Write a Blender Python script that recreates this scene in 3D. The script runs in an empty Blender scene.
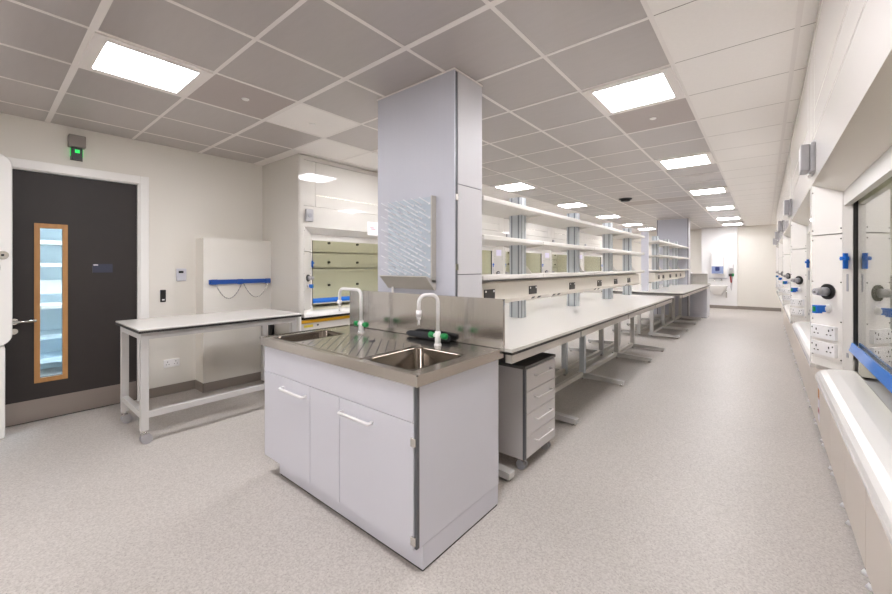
import bpy, bmesh, math, random
from mathutils import Vector, Matrix
random.seed(7)
SC = bpy.context.scene
COL = SC.collection
PI = math.pi

# ------------------------------------------------------------------ materials
def lin(h):
    h = h.lstrip('#')
    r = []
    for i in (0, 2, 4):
        c = int(h[i:i+2], 16) / 255
        r.append(c/12.92 if c <= .04045 else ((c+.055)/1.055)**2.4)
    return (*r, 1)

def mat(name, hexc, rough=.5, metal=0, coat=0, spec=.5, emit=None, es=0, noise=0, nscale=40, bump=0, stretch=None):
    m = bpy.data.materials.new(name); m.use_nodes = True
    nt = m.node_tree; b = nt.nodes['Principled BSDF']
    c = lin(hexc)
    b.inputs['Base Color'].default_value = c
    b.inputs['Roughness'].default_value = rough
    b.inputs['Metallic'].default_value = metal
    b.inputs['Specular IOR Level'].default_value = spec
    b.inputs['Coat Weight'].default_value = coat
    b.inputs['Coat Roughness'].default_value = .025
    if emit:
        b.inputs['Emission Color'].default_value = lin(emit)
        b.inputs['Emission Strength'].default_value = es
    if noise or bump:
        tc = nt.nodes.new('ShaderNodeTexCoord')
        mp = nt.nodes.new('ShaderNodeMapping')
        if stretch: mp.inputs['Scale'].default_value = stretch
        nz = nt.nodes.new('ShaderNodeTexNoise')
        nz.inputs['Scale'].default_value = nscale; nz.inputs['Detail'].default_value = 4
        nt.links.new(tc.outputs['Object'], mp.inputs['Vector'])
        nt.links.new(mp.outputs['Vector'], nz.inputs['Vector'])
        if noise:
            mx = nt.nodes.new('ShaderNodeMix'); mx.data_type = 'RGBA'
            mx.inputs[6].default_value = (*[v*(1-noise) for v in c[:3]], 1)
            mx.inputs[7].default_value = (*[min(1, v*(1+noise)) for v in c[:3]], 1)
            nt.links.new(nz.outputs['Fac'], mx.inputs[0])
            nt.links.new(mx.outputs[2], b.inputs['Base Color'])
        if bump:
            bp = nt.nodes.new('ShaderNodeBump'); bp.inputs['Strength'].default_value = bump
            bp.inputs['Distance'].default_value = .002
            nt.links.new(nz.outputs['Fac'], bp.inputs['Height'])
            nt.links.new(bp.outputs['Normal'], b.inputs['Normal'])
    return m

def floor_mat():
    m = mat('speckled_vinyl', 'c3bab3', .42, spec=.4)
    nt = m.node_tree; b = nt.nodes['Principled BSDF']
    tc = nt.nodes.new('ShaderNodeTexCoord')
    n1 = nt.nodes.new('ShaderNodeTexNoise'); n1.inputs['Scale'].default_value = 105; n1.inputs['Detail'].default_value = 3
    n2 = nt.nodes.new('ShaderNodeTexNoise'); n2.inputs['Scale'].default_value = 1.3; n2.inputs['Detail'].default_value = 3
    v = nt.nodes.new('ShaderNodeTexVoronoi'); v.inputs['Scale'].default_value = 80
    for n in (n1, n2, v): nt.links.new(tc.outputs['Object'], n.inputs['Vector'])
    r1 = nt.nodes.new('ShaderNodeValToRGB')
    e = r1.color_ramp.elements
    e[0].position = .33; e[0].color = lin('b2aba5'); e[1].position = .66; e[1].color = lin('cac4be')
    nt.links.new(n1.outputs['Fac'], r1.inputs[0])
    r2 = nt.nodes.new('ShaderNodeValToRGB')
    e = r2.color_ramp.elements
    e[0].position = .10; e[0].color = lin('8d837c'); e[1].position = .2; e[1].color = (1, 1, 1, 1)
    nt.links.new(v.outputs['Distance'], r2.inputs[0])
    mx = nt.nodes.new('ShaderNodeMix'); mx.data_type = 'RGBA'; mx.blend_type = 'MULTIPLY'
    mx.inputs[0].default_value = .55
    nt.links.new(r1.outputs[0], mx.inputs[6]); nt.links.new(r2.outputs[0], mx.inputs[7])
    m2 = nt.nodes.new('ShaderNodeMix'); m2.data_type = 'RGBA'; m2.blend_type = 'MULTIPLY'
    m2.inputs[0].default_value = .12
    nt.links.new(mx.outputs[2], m2.inputs[6]); nt.links.new(n2.outputs['Fac'], m2.inputs[7])
    nt.links.new(m2.outputs[2], b.inputs['Base Color'])
    return m

def glass_mat(name, tint, boost=1.0):
    m = bpy.data.materials.new(name); m.use_nodes = True
    nt = m.node_tree; nt.nodes.clear()
    out = nt.nodes.new('ShaderNodeOutputMaterial')
    mix = nt.nodes.new('ShaderNodeMixShader')
    tr = nt.nodes.new('ShaderNodeBsdfTransparent'); tr.inputs[0].default_value = lin(tint)
    gl = nt.nodes.new('ShaderNodeBsdfGlossy'); gl.inputs['Roughness'].default_value = 0.0
    lw = nt.nodes.new('ShaderNodeLayerWeight'); lw.inputs['Blend'].default_value = .5
    pw = nt.nodes.new('ShaderNodeMath'); pw.operation = 'POWER'; pw.inputs[1].default_value = 5
    ma = nt.nodes.new('ShaderNodeMath'); ma.operation = 'MULTIPLY_ADD'; ma.inputs[1].default_value = .96*boost; ma.inputs[2].default_value = .04*boost
    nt.links.new(lw.outputs['Facing'], pw.inputs[0]); nt.links.new(pw.outputs[0], ma.inputs[0])
    nt.links.new(ma.outputs[0], mix.inputs[0])
    nt.links.new(tr.outputs[0], mix.inputs[1]); nt.links.new(gl.outputs[0], mix.inputs[2])
    nt.links.new(mix.outputs[0], out.inputs[0])
    return m

def brushed(name, hexc, rough, aniso_scale, strength=.15):
    m = mat(name, hexc, rough, 1.0, bump=strength, nscale=6, stretch=aniso_scale)
    return m

W = {}
W['floor'] = floor_mat()
W['wall'] = mat('cream_paint', 'e3dfd7', .75, noise=.02, nscale=3)
W['wall_white'] = mat('white_wall_cladding', 'e6e5e4', .45)
W['skirt'] = mat('grey_coved_skirting', '8d847c', .6, noise=.06, nscale=90)
W['tile_grey'] = mat('perforated_metal_tile', 'b0a9a6', .3, spec=1.0, noise=.05, nscale=5, stretch=(1, 6, 1))
W['tile_white'] = mat('white_mineral_tile', 'f2eeea', .85, noise=.03, nscale=60)
W['tile_pale'] = mat('pale_metal_tile', 'b3a9a5', .5)
W['tbar'] = mat('ceiling_grid_enamel', 'e9e4e0', .5)
W['gap'] = mat('shadow_gap', '958d87', .9)
W['light'] = mat('lit_diffuser', 'ffffff', .5, emit='fcfbff', es=30)
W['enamel'] = mat('white_enamel', 'f1efec', .35)
W['hood'] = mat('gloss_white_panel', 'cfcbc4', .5, coat=.9, spec=.1)  # white panel colour darkened to offset the strong light on the left hoods
W['hood_r'] = mat('gloss_panel_lightened', 'efebe6', .5, coat=.9, spec=.1)  # same white panel, lightened to make up for weaker light on the right
W['sill'] = mat('gloss_white_sill', 'e6e3e0', .3, coat=.8)
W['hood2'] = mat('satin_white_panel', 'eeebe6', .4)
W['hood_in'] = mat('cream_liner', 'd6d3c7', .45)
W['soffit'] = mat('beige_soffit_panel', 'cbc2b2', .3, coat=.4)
W['base'] = mat('beige_base_panel', 'd8cec4', .45)
W['lilac'] = mat('pale_lilac_laminate', 'd0d0d9', .45)
W['door_black'] = mat('dark_brown_laminate', '2c2624', .55, noise=.12, nscale=8)
W['oak'] = mat('oak_beading', 'b3834f', .45, noise=.2, nscale=8, stretch=(6, 6, 1))
W['steel'] = brushed('brushed_stainless', 'c6c3bf', .17, (9, 1, .15), .45)
W['steel_h'] = brushed('satin_stainless', 'c8c3bd', .2, (2, 20, 2), .08)
W['bowl'] = mat('shaded_stainless_bowl', '766d64', .14, 1.0)  # same steel as the deck, shade inside the bowls put into the colour
W['kick'] = mat('brushed_kick_plate', 'a39a94', .42, .9, noise=.04, nscale=8, stretch=(1, 1, 50))
W['column'] = mat('anodised_silver_panel', 'bfc0ca', .5, 0, noise=.03, nscale=5, stretch=(40, 40, .6))
W['column_side'] = mat('light_silver_panel', 'cbc9cc', .5, 0, noise=.03, nscale=5, stretch=(40, 40, .6))
W['dark_strip'] = mat('dark_grey_strip', '5f6064', .5)
W['groove'] = mat('drainer_groove', '39383a', .6)
W['chrome'] = mat('chrome', 'd9d7d4', .12, 1.0)
W['worktop'] = mat('white_laminate_worktop', 'd8d5d0', .22, spec=.5)
W['black_core'] = mat('black_core_edge', '23211f', .5)
W['frame'] = mat('light_grey_frame', 'c9c7c5', .38)
W['frame_warm'] = mat('pale_grey_metal', 'd3cfc9', .4)
W['upright'] = mat('grey_blue_extrusion', 'cdd3d8', .4, 0)
W['upright_dark'] = mat('upright_slot', '7b838a', .5)
W['shelf'] = mat('white_shelf_laminate', 'd6d2cc', .4)
W['trunk'] = mat('cream_trunking', 'e2dcd2', .4)
W['socket_dark'] = mat('dark_grey_socket', '3f3c3a', .45)
W['white_plastic'] = mat('white_plastic', 'eceaea', .3)
W['pin_dark'] = mat('dark_hole', '2b2926', .7)
W['blue'] = mat('blue_plastic', '1668c8', .3)
W['blue_deep'] = mat('deep_blue_rail', '1d4ea0', .35)
W['green'] = mat('green_plastic', '0f8a45', .35)
W['green_lit'] = mat('lit_green_led', '20d060', .4, emit='20ff70', es=.5)
W['black'] = mat('black_plastic', '1f1e1e', .4)
W['black_cloth'] = mat('black_sleeve', '24262b', .75)
W['grey_plastic'] = mat('mid_grey_plastic', '9b9ba0', .4)
W['grey_box'] = mat('grey_metal_box', '8d857f', .45)
W['monitor'] = mat('light_grey_monitor', 'a9a7aa', .4)
W['ped'] = mat('pale_grey_pedestal', 'cbc8c8', .45)
W['ped_top'] = mat('dark_grey_pedestal_top', '5f5c5a', .5)
W['yellow'] = mat('yellow_cabinet_band', 'd9a521', .4)
W['yellow_label'] = mat('yellow_label', 'd8c03a', .5)
W['paper'] = mat('white_paper', 'efeaf0', .8)
W['pink_ink'] = mat('pink_print', 'd08a98', .8)
W['lilac_paper'] = mat('lilac_notice', 'd9d3e6', .8)
W['plate'] = mat('slate_blue_plate', '34374a', .45)
W['glass'] = glass_mat('sash_glass', 'eef0ea', 1.4)
W['glass_clear'] = glass_mat('clear_sash_glass', 'f3f4ee', .5)
W['added_hood_lamp'] = mat('added_hood_lamp', 'ffffff', .5, emit='fffaf0', es=3.5)  # glow of the slabs added to brighten the hood interiors
W['door_glass'] = glass_mat('door_pane_glass', 'dcebf3', .6)
W['blue_clear'] = mat('translucent_blue_strip', '3a80d6', .12)
W['rack'] = mat('grey_pegboard', 'b3bcc7', .35)
W['rack_edge'] = mat('beige_rack_side', 'b9b5ae', .4)
W['peg'] = mat('clear_white_peg', 'eceef2', .25)
W['red'] = mat('red_plastic', 'a82f34', .4)
W['disp_win'] = mat('blue_grey_window', '8f9cc0', .25)
W['navy'] = mat('navy_print', '2c3a72', .5)
W['blue_laminate'] = mat('pale_blue_laminate', 'cfdfe8', .5)
W['orange'] = mat('orange_sticker', 'c87f34', .6)
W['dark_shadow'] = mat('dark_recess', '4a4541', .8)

# ------------------------------------------------------------------ mesh builder
class MB:
    def __init__(s, f=None):
        s.bm = bmesh.new(); s.f = f; s.mats = []; s.cur = 0
    def use(s, m):
        if m not in s.mats: s.mats.append(m)
        s.cur = s.mats.index(m); return s
    def face(s, vs, smooth=False):
        try:
            fc = s.bm.faces.new(vs); fc.material_index = s.cur; fc.smooth = smooth
        except ValueError: pass
    def quad(s, *ps):
        s.face([s.bm.verts.new(p) for p in ps]); return s
    def box(s, x0, x1, y0, y1, z0, z1):
        v = [s.bm.verts.new(p) for p in ((x0,y0,z0),(x1,y0,z0),(x1,y1,z0),(x0,y1,z0),(x0,y0,z1),(x1,y0,z1),(x1,y1,z1),(x0,y1,z1))]
        for q in ((0,3,2,1),(4,5,6,7),(0,1,5,4),(1,2,6,5),(2,3,7,6),(3,0,4,7)): s.face([v[i] for i in q])
        return s
    def rbox(s, x0, x1, y0, y1, z0, z1, r=.004, seg=2):
        n0 = set(s.bm.edges)
        s.box(x0,x1,y0,y1,z0,z1)
        es = [e for e in s.bm.edges if e not in n0]
        bmesh.ops.bevel(s.bm, geom=es, offset=r, segments=seg, affect='EDGES', profile=.5)
        return s
    def obox(s, c, ax, ay, az, hx, hy, hz):
        c = Vector(c); ax, ay, az = Vector(ax).normalized(), Vector(ay).normalized(), Vector(az).normalized()
        v = []
        for sz in (-1, 1):
            for sx, sy in ((-1,-1),(1,-1),(1,1),(-1,1)):
                v.append(s.bm.verts.new(c + ax*hx*sx + ay*hy*sy + az*hz*sz))
        for q in ((0,3,2,1),(4,5,6,7),(0,1,5,4),(1,2,6,5),(2,3,7,6),(3,0,4,7)): s.face([v[i] for i in q])
        return s
    def prism(s, pts, axis, a, b):
        # pts 2D in the two remaining axes (in xyz order), extruded along axis from a to b
        def mk(p, t):
            q = list(p); q.insert(axis, t); return s.bm.verts.new(q)
        A = [mk(p, a) for p in pts]; B = [mk(p, b) for p in pts]
        n = len(pts)
        s.face(A[::-1]); s.face(B)
        for i in range(n): s.face([A[i], A[(i+1)%n], B[(i+1)%n], B[i]])
        return s
    def cyl(s, p0, p1, r, n=16, r1=None, caps=True):
        return s.tube([p0, p1], [r, r if r1 is None else r1], n, caps)
    def tube(s, path, r, n=10, caps=True):
        path = [Vector(p) for p in path]
        if not hasattr(r, '__len__'): r = [r]*len(path)
        rings = []; up = None
        for i, p in enumerate(path):
            if i == 0: d = path[1]-p
            elif i == len(path)-1: d = p-path[-2]
            else:
                d = (path[i+1]-p).normalized() + (p-path[i-1]).normalized()
                if d.length < 1e-6: d = path[i+1]-p
            d.normalize()
            if up is None: up = Vector((0,0,1)) if abs(d.z) < .9 else Vector((1,0,0))
            x = up.cross(d)
            if x.length < 1e-4: x = Vector((0,1,0)).cross(d)
            x.normalize(); y = d.cross(x); up = y
            rings.append([s.bm.verts.new(p + (x*math.cos(2*PI*k/n)+y*math.sin(2*PI*k/n))*r[i]) for k in range(n)])
        for a, b in zip(rings, rings[1:]):
            for k in range(n): s.face([a[k], a[(k+1)%n], b[(k+1)%n], b[k]], True)
        if caps: s.face(rings[0][::-1]); s.face(rings[-1])
        return s
    def loft(s, rings, close=False, smooth=True, cap0=False, cap1=False):
        R = [[s.bm.verts.new(p) for p in r] for r in rings]
        n = len(R[0])
        for a, b in zip(R, R[1:]):
            for k in range(n): s.face([a[k], a[(k+1)%n], b[(k+1)%n], b[k]], smooth)
        if cap0: s.face(R[0][::-1])
        if cap1: s.face(R[-1])
        return s
    def ball(s, c, r, n=12, sc=(1,1,1)):
        c = Vector(c); rings = []
        for i in range(1, n//2):
            a = PI*i/(n//2)
            rings.append([c+Vector((math.sin(a)*math.cos(2*PI*k/n)*r*sc[0], math.sin(a)*math.sin(2*PI*k/n)*r*sc[1], math.cos(a)*r*sc[2])) for k in range(n)])
        return s.loft(rings, cap0=True, cap1=True)
    def build(s, name, m=None, parent=None, loc=None):
        bm = s.bm
        if s.f:
            for v in bm.verts: v.co = Vector(s.f(*v.co))
        bmesh.ops.recalc_face_normals(bm, faces=bm.faces[:])
        base = Vector((0,0,0))
        if parent:
            p = parent
            while p: base += p.location; p = p.parent
        off = Vector(loc) if loc is not None else None
        if off is None:
            if parent is None:
                xs = [v.co for v in bm.verts]
                off = Vector(((min(v.x for v in xs)+max(v.x for v in xs))/2, (min(v.y for v in xs)+max(v.y for v in xs))/2, min(v.z for v in xs)))
            else: off = base
        for v in bm.verts: v.co -= off
        me = bpy.data.meshes.new(name); bm.to_mesh(me); bm.free()
        if s.mats:
            for k in s.mats: me.materials.append(W[k])
        else: me.materials.append(W[m])
        o = bpy.data.objects.new(name, me); COL.objects.link(o)
        if parent: o.parent = parent
        o.location = off - base
        return o

def B(*a): return MB().box(*a)
def tag(o, label, cat, group=None):
    o['label'] = label; o['category'] = cat
    if group: o['group'] = group
    return o
def thing(name, loc, label, cat, group=None):
    o = bpy.data.objects.new(name, None); COL.objects.link(o); o.location = loc
    o.empty_display_size = .1
    return tag(o, label, cat, group)
def struct(o):
    o['kind'] = 'structure'; return o
def copy_tree(o, parent=None):
    c = o.copy(); COL.objects.link(c)
    if parent: c.parent = parent; c.matrix_parent_inverse = Matrix()
    for ch in list(o.children): copy_tree(ch, c)
    return c
def rrect(x0, x1, y0, y1, r, z, n=5):
    pts = []
    for cx, cy, a0 in ((x1-r, y1-r, 0), (x0+r, y1-r, PI/2), (x0+r, y0+r, PI), (x1-r, y0+r, 1.5*PI)):
        for k in range(n+1):
            a = a0 + PI/2*k/n
            pts.append((cx+r*math.cos(a), cy+r*math.sin(a), z))
    return pts

# ------------------------------------------------------------------ dimensions
ZC = 2.681
XW, XE = -5.024, 1.16
YN, YB = -2.6, 15.62
GX, GY, GT = -2.8603, .4018, .6

# ------------------------------------------------------------------ shell
struct(B(XW-.1, XE+.1, YN-.1, YB+.4, -.08, 0).build('floor', 'floor'))
w = MB()
w.box(XW-.1, XW, YN, .13, 0, 2.9); w.box(XW-.1, XW, 1.07, YB+.3, 0, 2.9); w.box(XW-.1, XW, .13, 1.07, 2.25, 2.9)
struct(w.build('wall_left', 'wall'))
struct(B(XE, XE+.1, YN, YB+.4, 0, 2.9).build('wall_right', 'wall'))
struct(B(XW-.1, XE+.1, YN-.1, YN, 0, 2.9).build('wall_front', 'wall'))
w = MB(); w.box(-.69, XE, YB-.10, YB+.3, 0, 2.9); w.box(XW, -1.66, YB+.2, YB+.4, 0, 2.9)
struct(w.build('wall_back', 'wall'))
struct(B(-1.66, -.69, YB-.2, YB+.3, 0, 2.9).build('wall_far', 'wall_white'))
s = MB(); s.box(-.69, .40, YB-.108, YB-.10, 0, .105); s.box(-1.66, -.682, YB-.208, YB-.2, 0, .105); s.box(-.69, -.682, YB-.208, YB-.10, 0, .105)
struct(s.build('baseboard_back', 'skirt'))
# boxing on left wall
BX = -4.79
struct(B(XW, BX, 1.565, 2.318, 0, 1.70).build('wall_boxing', 'wall'))
s = MB(); s.box(XW, XW+.008, 1.135, 1.565, 0, .10); s.box(XW, BX+.008, 1.557, 1.565, 0, .10); s.box(BX, BX+.008, 1.557, 2.318, 0, .10)
struct(s.build('baseboard_left', 'skirt'))
# ceiling: tiles plus grid in one mesh
c = MB()
c.use('gap').box(XW-.1, XE+.1, YN-.1, YB+.4, ZC+.02, ZC+.1)
ix0, ix1 = math.floor((XW-GX)/GT), math.ceil((XE-GX)/GT)
iy0, iy1 = math.floor((YN-GY)/GT), math.ceil((YB+.3-GY)/GT)
for i in range(ix0, ix1):
    for j in range(iy0, iy1):
        x0, x1 = max(XW, GX+GT*i), min(XE, GX+GT*(i+1)); y0, y1 = max(YN, GY+GT*j), min(YB+.3, GY+GT*(j+1))
        if x1-x0 < .02 or y1-y0 < .02: continue
        g = .003 if i >= 4 else .010
        k = 'tile_grey'
        if i >= 4 or (i <= -2 and j >= 3) or (i, j) == (-1, 2): k = 'tile_white'
        elif (i, j) in ((-1, 1), (3, 5), (1, 13), (2, 13)): k = 'tile_pale'
        gx = .012 if i >= 3 else g
        c.use(k).quad((x0+gx, y0+g, ZC), (x1-gx, y0+g, ZC), (x1-gx, y1-g, ZC), (x0+gx, y1-g, ZC))
c.use('tbar')
for i in range(ix0, ix1+1):
    x = GX+GT*i; hw = .012 if i < 6 else .004
    if XW < x-.02 and x+.02 < XE: c.box(x-hw, x+hw, YN, YB+.3, ZC-.002, ZC+.006)
for j in range(iy0, iy1+1):
    y = GY+GT*j; hw = .018 if j in (0, 2) else .011
    if YN < y-.02 and y+.02 < YB: c.box(XW, GX+GT*4, y-hw, y+hw, ZC-.0025, ZC+.006)
c.use('tbar').box(XW, -4.06, 2.20, 2.32, ZC-.003, ZC+.006)
struct(c.build('ceiling'))

# ------------------------------------------------------------------ ceiling lights
root = thing('ceiling_light', (GX+GT*.5-GT, GY+GT*.5, ZC-.012), '', 'ceiling light', 'square ceiling light panels')
x0, x1, y0, y1 = GX-GT+.008, GX-.008, GY+.008, GY+GT-.008
f = MB()
a = .062
f.box(x0, x1, y0, y0+a, ZC-.012, ZC); f.box(x0, x1, y1-a, y1, ZC-.012, ZC)
f.box(x0, x0+a, y0+a, y1-a, ZC-.012, ZC); f.box(x1-a, x1, y0+a, y1-a, ZC-.012, ZC)
f.build('frame', 'tbar', root)
MB().box(x0+a, x1-a, y0+a, y1-a, ZC-.009, ZC-.004).build('diffuser', 'light', root)
light_labels = {
 (-1,0): 'lit square ceiling panel high above the dark door, nearest on the left',
 (3,4): 'largest lit square ceiling panel, right of the near silver column top',
 (3,8): 'lit ceiling panel second from the camera in the right-hand row over the aisle',
 (3,12): 'lit ceiling panel third from the camera in the right-hand row over the aisle',
 (3,16): 'lit ceiling panel fourth from the camera in the right-hand row over the aisle',
 (3,20): 'lit ceiling panel next to last in the right-hand row over the aisle',
 (3,23): 'lit ceiling panel farthest along the right-hand row, by the far white wall',
 (-1,4): 'lit ceiling panel hidden from view behind the near silver column',
 (-1,8): 'lit ceiling panel seen just right of the near column, above the first shelf upright',
 (-1,12): 'lit ceiling panel above the second shelf upright, second right of the near column',
 (-1,16): 'lit ceiling panel above the third shelf upright, third right of the near column',
 (-1,20): 'lit ceiling panel fourth right of the near column, beyond the dark ceiling sensor',
 (-1,23): 'lit ceiling panel farthest in the left-hand row, beside the far column',
 (3,0): 'lit ceiling panel above the camera in the right-hand row',
 (-1,-4): 'lit ceiling panel behind the camera on the left',
 (3,-4): 'lit ceiling panel behind the camera on the right'}
first = True
for (i, j), lb in light_labels.items():
    if first: o = root; first = False
    else: o = copy_tree(root)
    o.location = (GX+GT*(i+.5), GY+GT*(j+.5), ZC-.012); o['label'] = lb
d = MB(); d.cyl((-2.08, 7.83, ZC-.03), (-2.08, 7.83, ZC), .085, 20, .1)
r = thing('ceiling_sensor', (-2.08, 7.83, ZC-.06), 'small dark sensor unit under the ceiling between the light rows', 'sensor')
MB().cyl((-2.08, 7.83, ZC-.012), (-2.08, 7.83, ZC), .12, 20).build('base_ring', 'black', r)
MB().cyl((-2.08, 7.83, ZC-.05), (-2.08, 7.83, ZC-.012), .07, 20, .1).build('dome', 'black', r); d.bm.free()
for (x, y, lb) in ((-3.13, .96+.35, 'tiny white ceiling detector on the pale tile behind the left light panel'), (-3.2, 1.92, 'tiny white ceiling detector on the white tile left of the column'), (-.76, 3.72, 'tiny white ceiling detector on the tile behind the largest light panel')):
    tag(MB().cyl((x, y, ZC-.008), (x, y, ZC-.001), .022, 12, .028).build('ceiling_detector', 'enamel'), lb, 'detector', 'ceiling detectors')

# ------------------------------------------------------------------ door
dr = bpy.data.objects.new('door_1', None); COL.objects.link(dr); dr.location = (XW-.03, .6, 0); struct(dr)
XD = XW-.03
dl = MB()
y0, y1, gy0, gy1, gz0, gz1 = .15, 1.045, .36, .502, .385, 1.73
dl.box(XD-.044, XD, y0, gy0, .006, 2.225); dl.box(XD-.044, XD, gy1, y1, .006, 2.225)
dl.box(XD-.044, XD, gy0, gy1, .006, gz0); dl.box(XD-.044, XD, gy0, gy1, gz1, 2.225)
dl.build('leaf', 'door_black', dr)
fr = MB()
for (a0, a1, b0, b1) in ((gy0-.036, gy0, gz0-.04, gz1+.04), (gy1, gy1+.034, gz0-.04, gz1+.04), (gy0, gy1, gz0-.04, gz0), (gy0, gy1, gz1, gz1+.04)):
    fr.box(XD, XD+.012, a0, a1, b0, b1)
fr.build('vision_frame', 'oak', dr)
B(XD-.025, XD-.019, gy0, gy1, gz0, gz1).build('vision_pane', 'door_glass', dr)
B(XD, XD+.003, y0+.004, y1-.006, .012, .20).build('kick_plate', 'kick', dr)
np_ = B(XD, XD+.006, .706, .853, 1.325, 1.408).build('name_plate', 'plate', dr)
B(XD+.006, XD+.007, .712, .745, 1.393, 1.403).build('name_strip', 'paper', np_)
h = MB(); h.tube([(XD, .205, .905), (XD+.05, .205, .905), (XD+.058, .22, .905), (XD+.058, .335, .905)], .010, 10)
h.cyl((XD, .205, .905), (XD+.008, .205, .905), .027, 16); h.cyl((XD, .205, .82), (XD+.01, .205, .82), .025, 16)
h.build('lever_handle', 'chrome', dr)
fr = MB()
for (a0, a1, b0, b1) in ((1.045, 1.065, 0, 2.25), (.13, .149, 0, 2.25), (.149, 1.045, 2.228, 2.25)): fr.box(XW-.1, XW, a0, a1, b0, b1)
for (a0, a1, b0, b1) in ((1.06, 1.135, 0, 2.315), (.05, .134, 0, 2.315), (.134, 1.06, 2.235, 2.315)): fr.rbox(XW, XW+.022, a0, a1, b0, b1, .005)
struct(fr.build('trim_1', 'enamel'))
# next room seen through the pane
bx = XW-.1
o = MB(); o.box(bx-2.6, bx-2.5, -.9, 3.4, 0, 2.7); o.box(bx-2.5, bx, 3.3, 3.4, 0, 2.7); o.box(bx-2.5, bx, -.9, -.8, 0, 2.7); o.box(bx-2.5, bx, -.9, 3.4, 2.7, 2.75)
struct(o.build('wall_beyond', 'wall_white'))
struct(B(bx-2.5, bx, -.9, 3.4, -.08, 0).build('floor_beyond', 'floor'))
r = thing('shelving_unit', (bx-2.0, 1.6, 0), 'white shelving bench seen through the narrow oak-framed door pane', 'shelving')
MB().box(bx-2.49, bx-2.45, .4, 3.2, 0, 2.3).build('back_panel', 'blue_laminate', r)
for z in (1.95, 1.67, 1.38): B(bx-2.45, bx-2.05, .4, 3.2, z, z+.05).build('shelf', 'shelf', r)
B(bx-2.45, bx-1.75, .4, 3.2, .86, .9).build('worktop', 'shelf', r)
t = B(bx-2.45, bx-2.32, .4, 3.2, 1.02, 1.2).build('trunking', 'white_plastic', r)
B(bx-2.32, bx-2.31, .93, 1.06, 1.07, 1.16).build('socket', 'socket_dark', t)
for z in (.16, .46): B(bx-2.45, bx-1.95, .4, 3.2, z, z+.06).build('rail', 'blue_laminate', r)
r = thing('added_room_lamp', (bx-1.1, 1.4, 2.66), 'added lit panel, out of view, brightening the room beyond the dark door', 'ceiling light')
B(bx-1.6, bx-.6, .8, 2.0, 2.66, 2.69).build('diffuser', 'light', r)  # unseen emitter added to brighten the view through the door pane

# exit alarm
r = thing('door_alarm', (XW+.05, .59, 2.37), 'grey box with a glowing green unit above the dark door', 'alarm')
MB().rbox(XW-.003, XW+.075, .532, .648, 2.49, 2.60, .006).build('housing', 'grey_box', r)
b = MB().prism([(XW, .548), (XW+.055, .556), (XW+.055, .626), (XW, .634)], 2, 2.375, 2.488).build('lamp_body', 'black', r)
B(XW+.055, XW+.058, .575, .607, 2.437, 2.468).build('indicator', 'green_lit', b)
o = MB(); o.box(XW+.002, XW+.02, .5485, .552, 2.41, 2.485); o.box(XW+.002, XW+.02, .630, .6335, 2.41, 2.485)
o.build('side_glow', 'green_lit', b)
# wall devices
r = thing('thermostat', (XW, 1.423, 1.222), 'small pale wall controller with a dark display, right of the door', 'controller')
MB().rbox(XW-.003, XW+.022, 1.377, 1.470, 1.222, 1.361, .008).build('case', 'lilac', r)
B(XW+.022, XW+.024, 1.395, 1.440, 1.31, 1.335).build('display', 'black', r)
r = thing('card_reader', (XW, 1.257, 1.0), 'small black wall switch between the door frame and the pale controller', 'switch')
MB().rbox(XW-.003, XW+.02, 1.233, 1.281, 1.003, 1.133, .004).build('case', 'black', r)
B(XW+.02, XW+.022, 1.246, 1.268, 1.02, 1.035).build('marker', 'white_plastic', r)
r = thing('wall_socket', (XW, 1.335, .29), 'white double wall socket low down under the mobile table', 'socket')
p = MB().rbox(XW, XW+.012, 1.262, 1.408, .292, .378, .004).build('face_plate', 'white_plastic', r)
o = MB()
for yy in (1.298, 1.372):
    o.box(XW+.012, XW+.013, yy-.003, yy+.003, .346, .357)
    for q in (-.012, .012): o.box(XW+.012, XW+.013, yy+q-.004, yy+q+.004, .322, .328)
o.build('pin_holes', 'pin_dark', p)
# gas bottle rail with chains
r = thing('restraint_rail', (BX+.03, 1.93, 1.17), 'blue wall rail with two hanging chains on the white boxing', 'rail')
o = MB(); o.rbox(BX, BX+.035, 1.615, 2.29, 1.185, 1.235, .004)
for yy in (1.66, 1.93, 2.25): o.rbox(BX+.030, BX+.048, yy-.03, yy+.03, 1.180, 1.238, .003)
o.build('rail', 'blue_deep', r)
for a, b in ((1.67, 1.945), (1.965, 2.255)):
    for k in range(1):
        ch = MB(); n = 26
        pts = []
        for q in range(n+1):
            t = q/n; u = 2*t-1
            pts.append(Vector((BX+.045, a+(b-a)*t, 1.185 - .165*(1-u*u))))
        for q in range(n):
            m_, d_ = (pts[q]+pts[q+1])/2, (pts[q+1]-pts[q])
            side = Vector((1,0,0)) if q % 2 else d_.cross(Vector((1,0,0)))
            ch.obox(m_, d_, side, d_.cross(side), d_.length*.62, .005, .0022)
        ch.build('chain', 'chrome', r)

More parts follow.
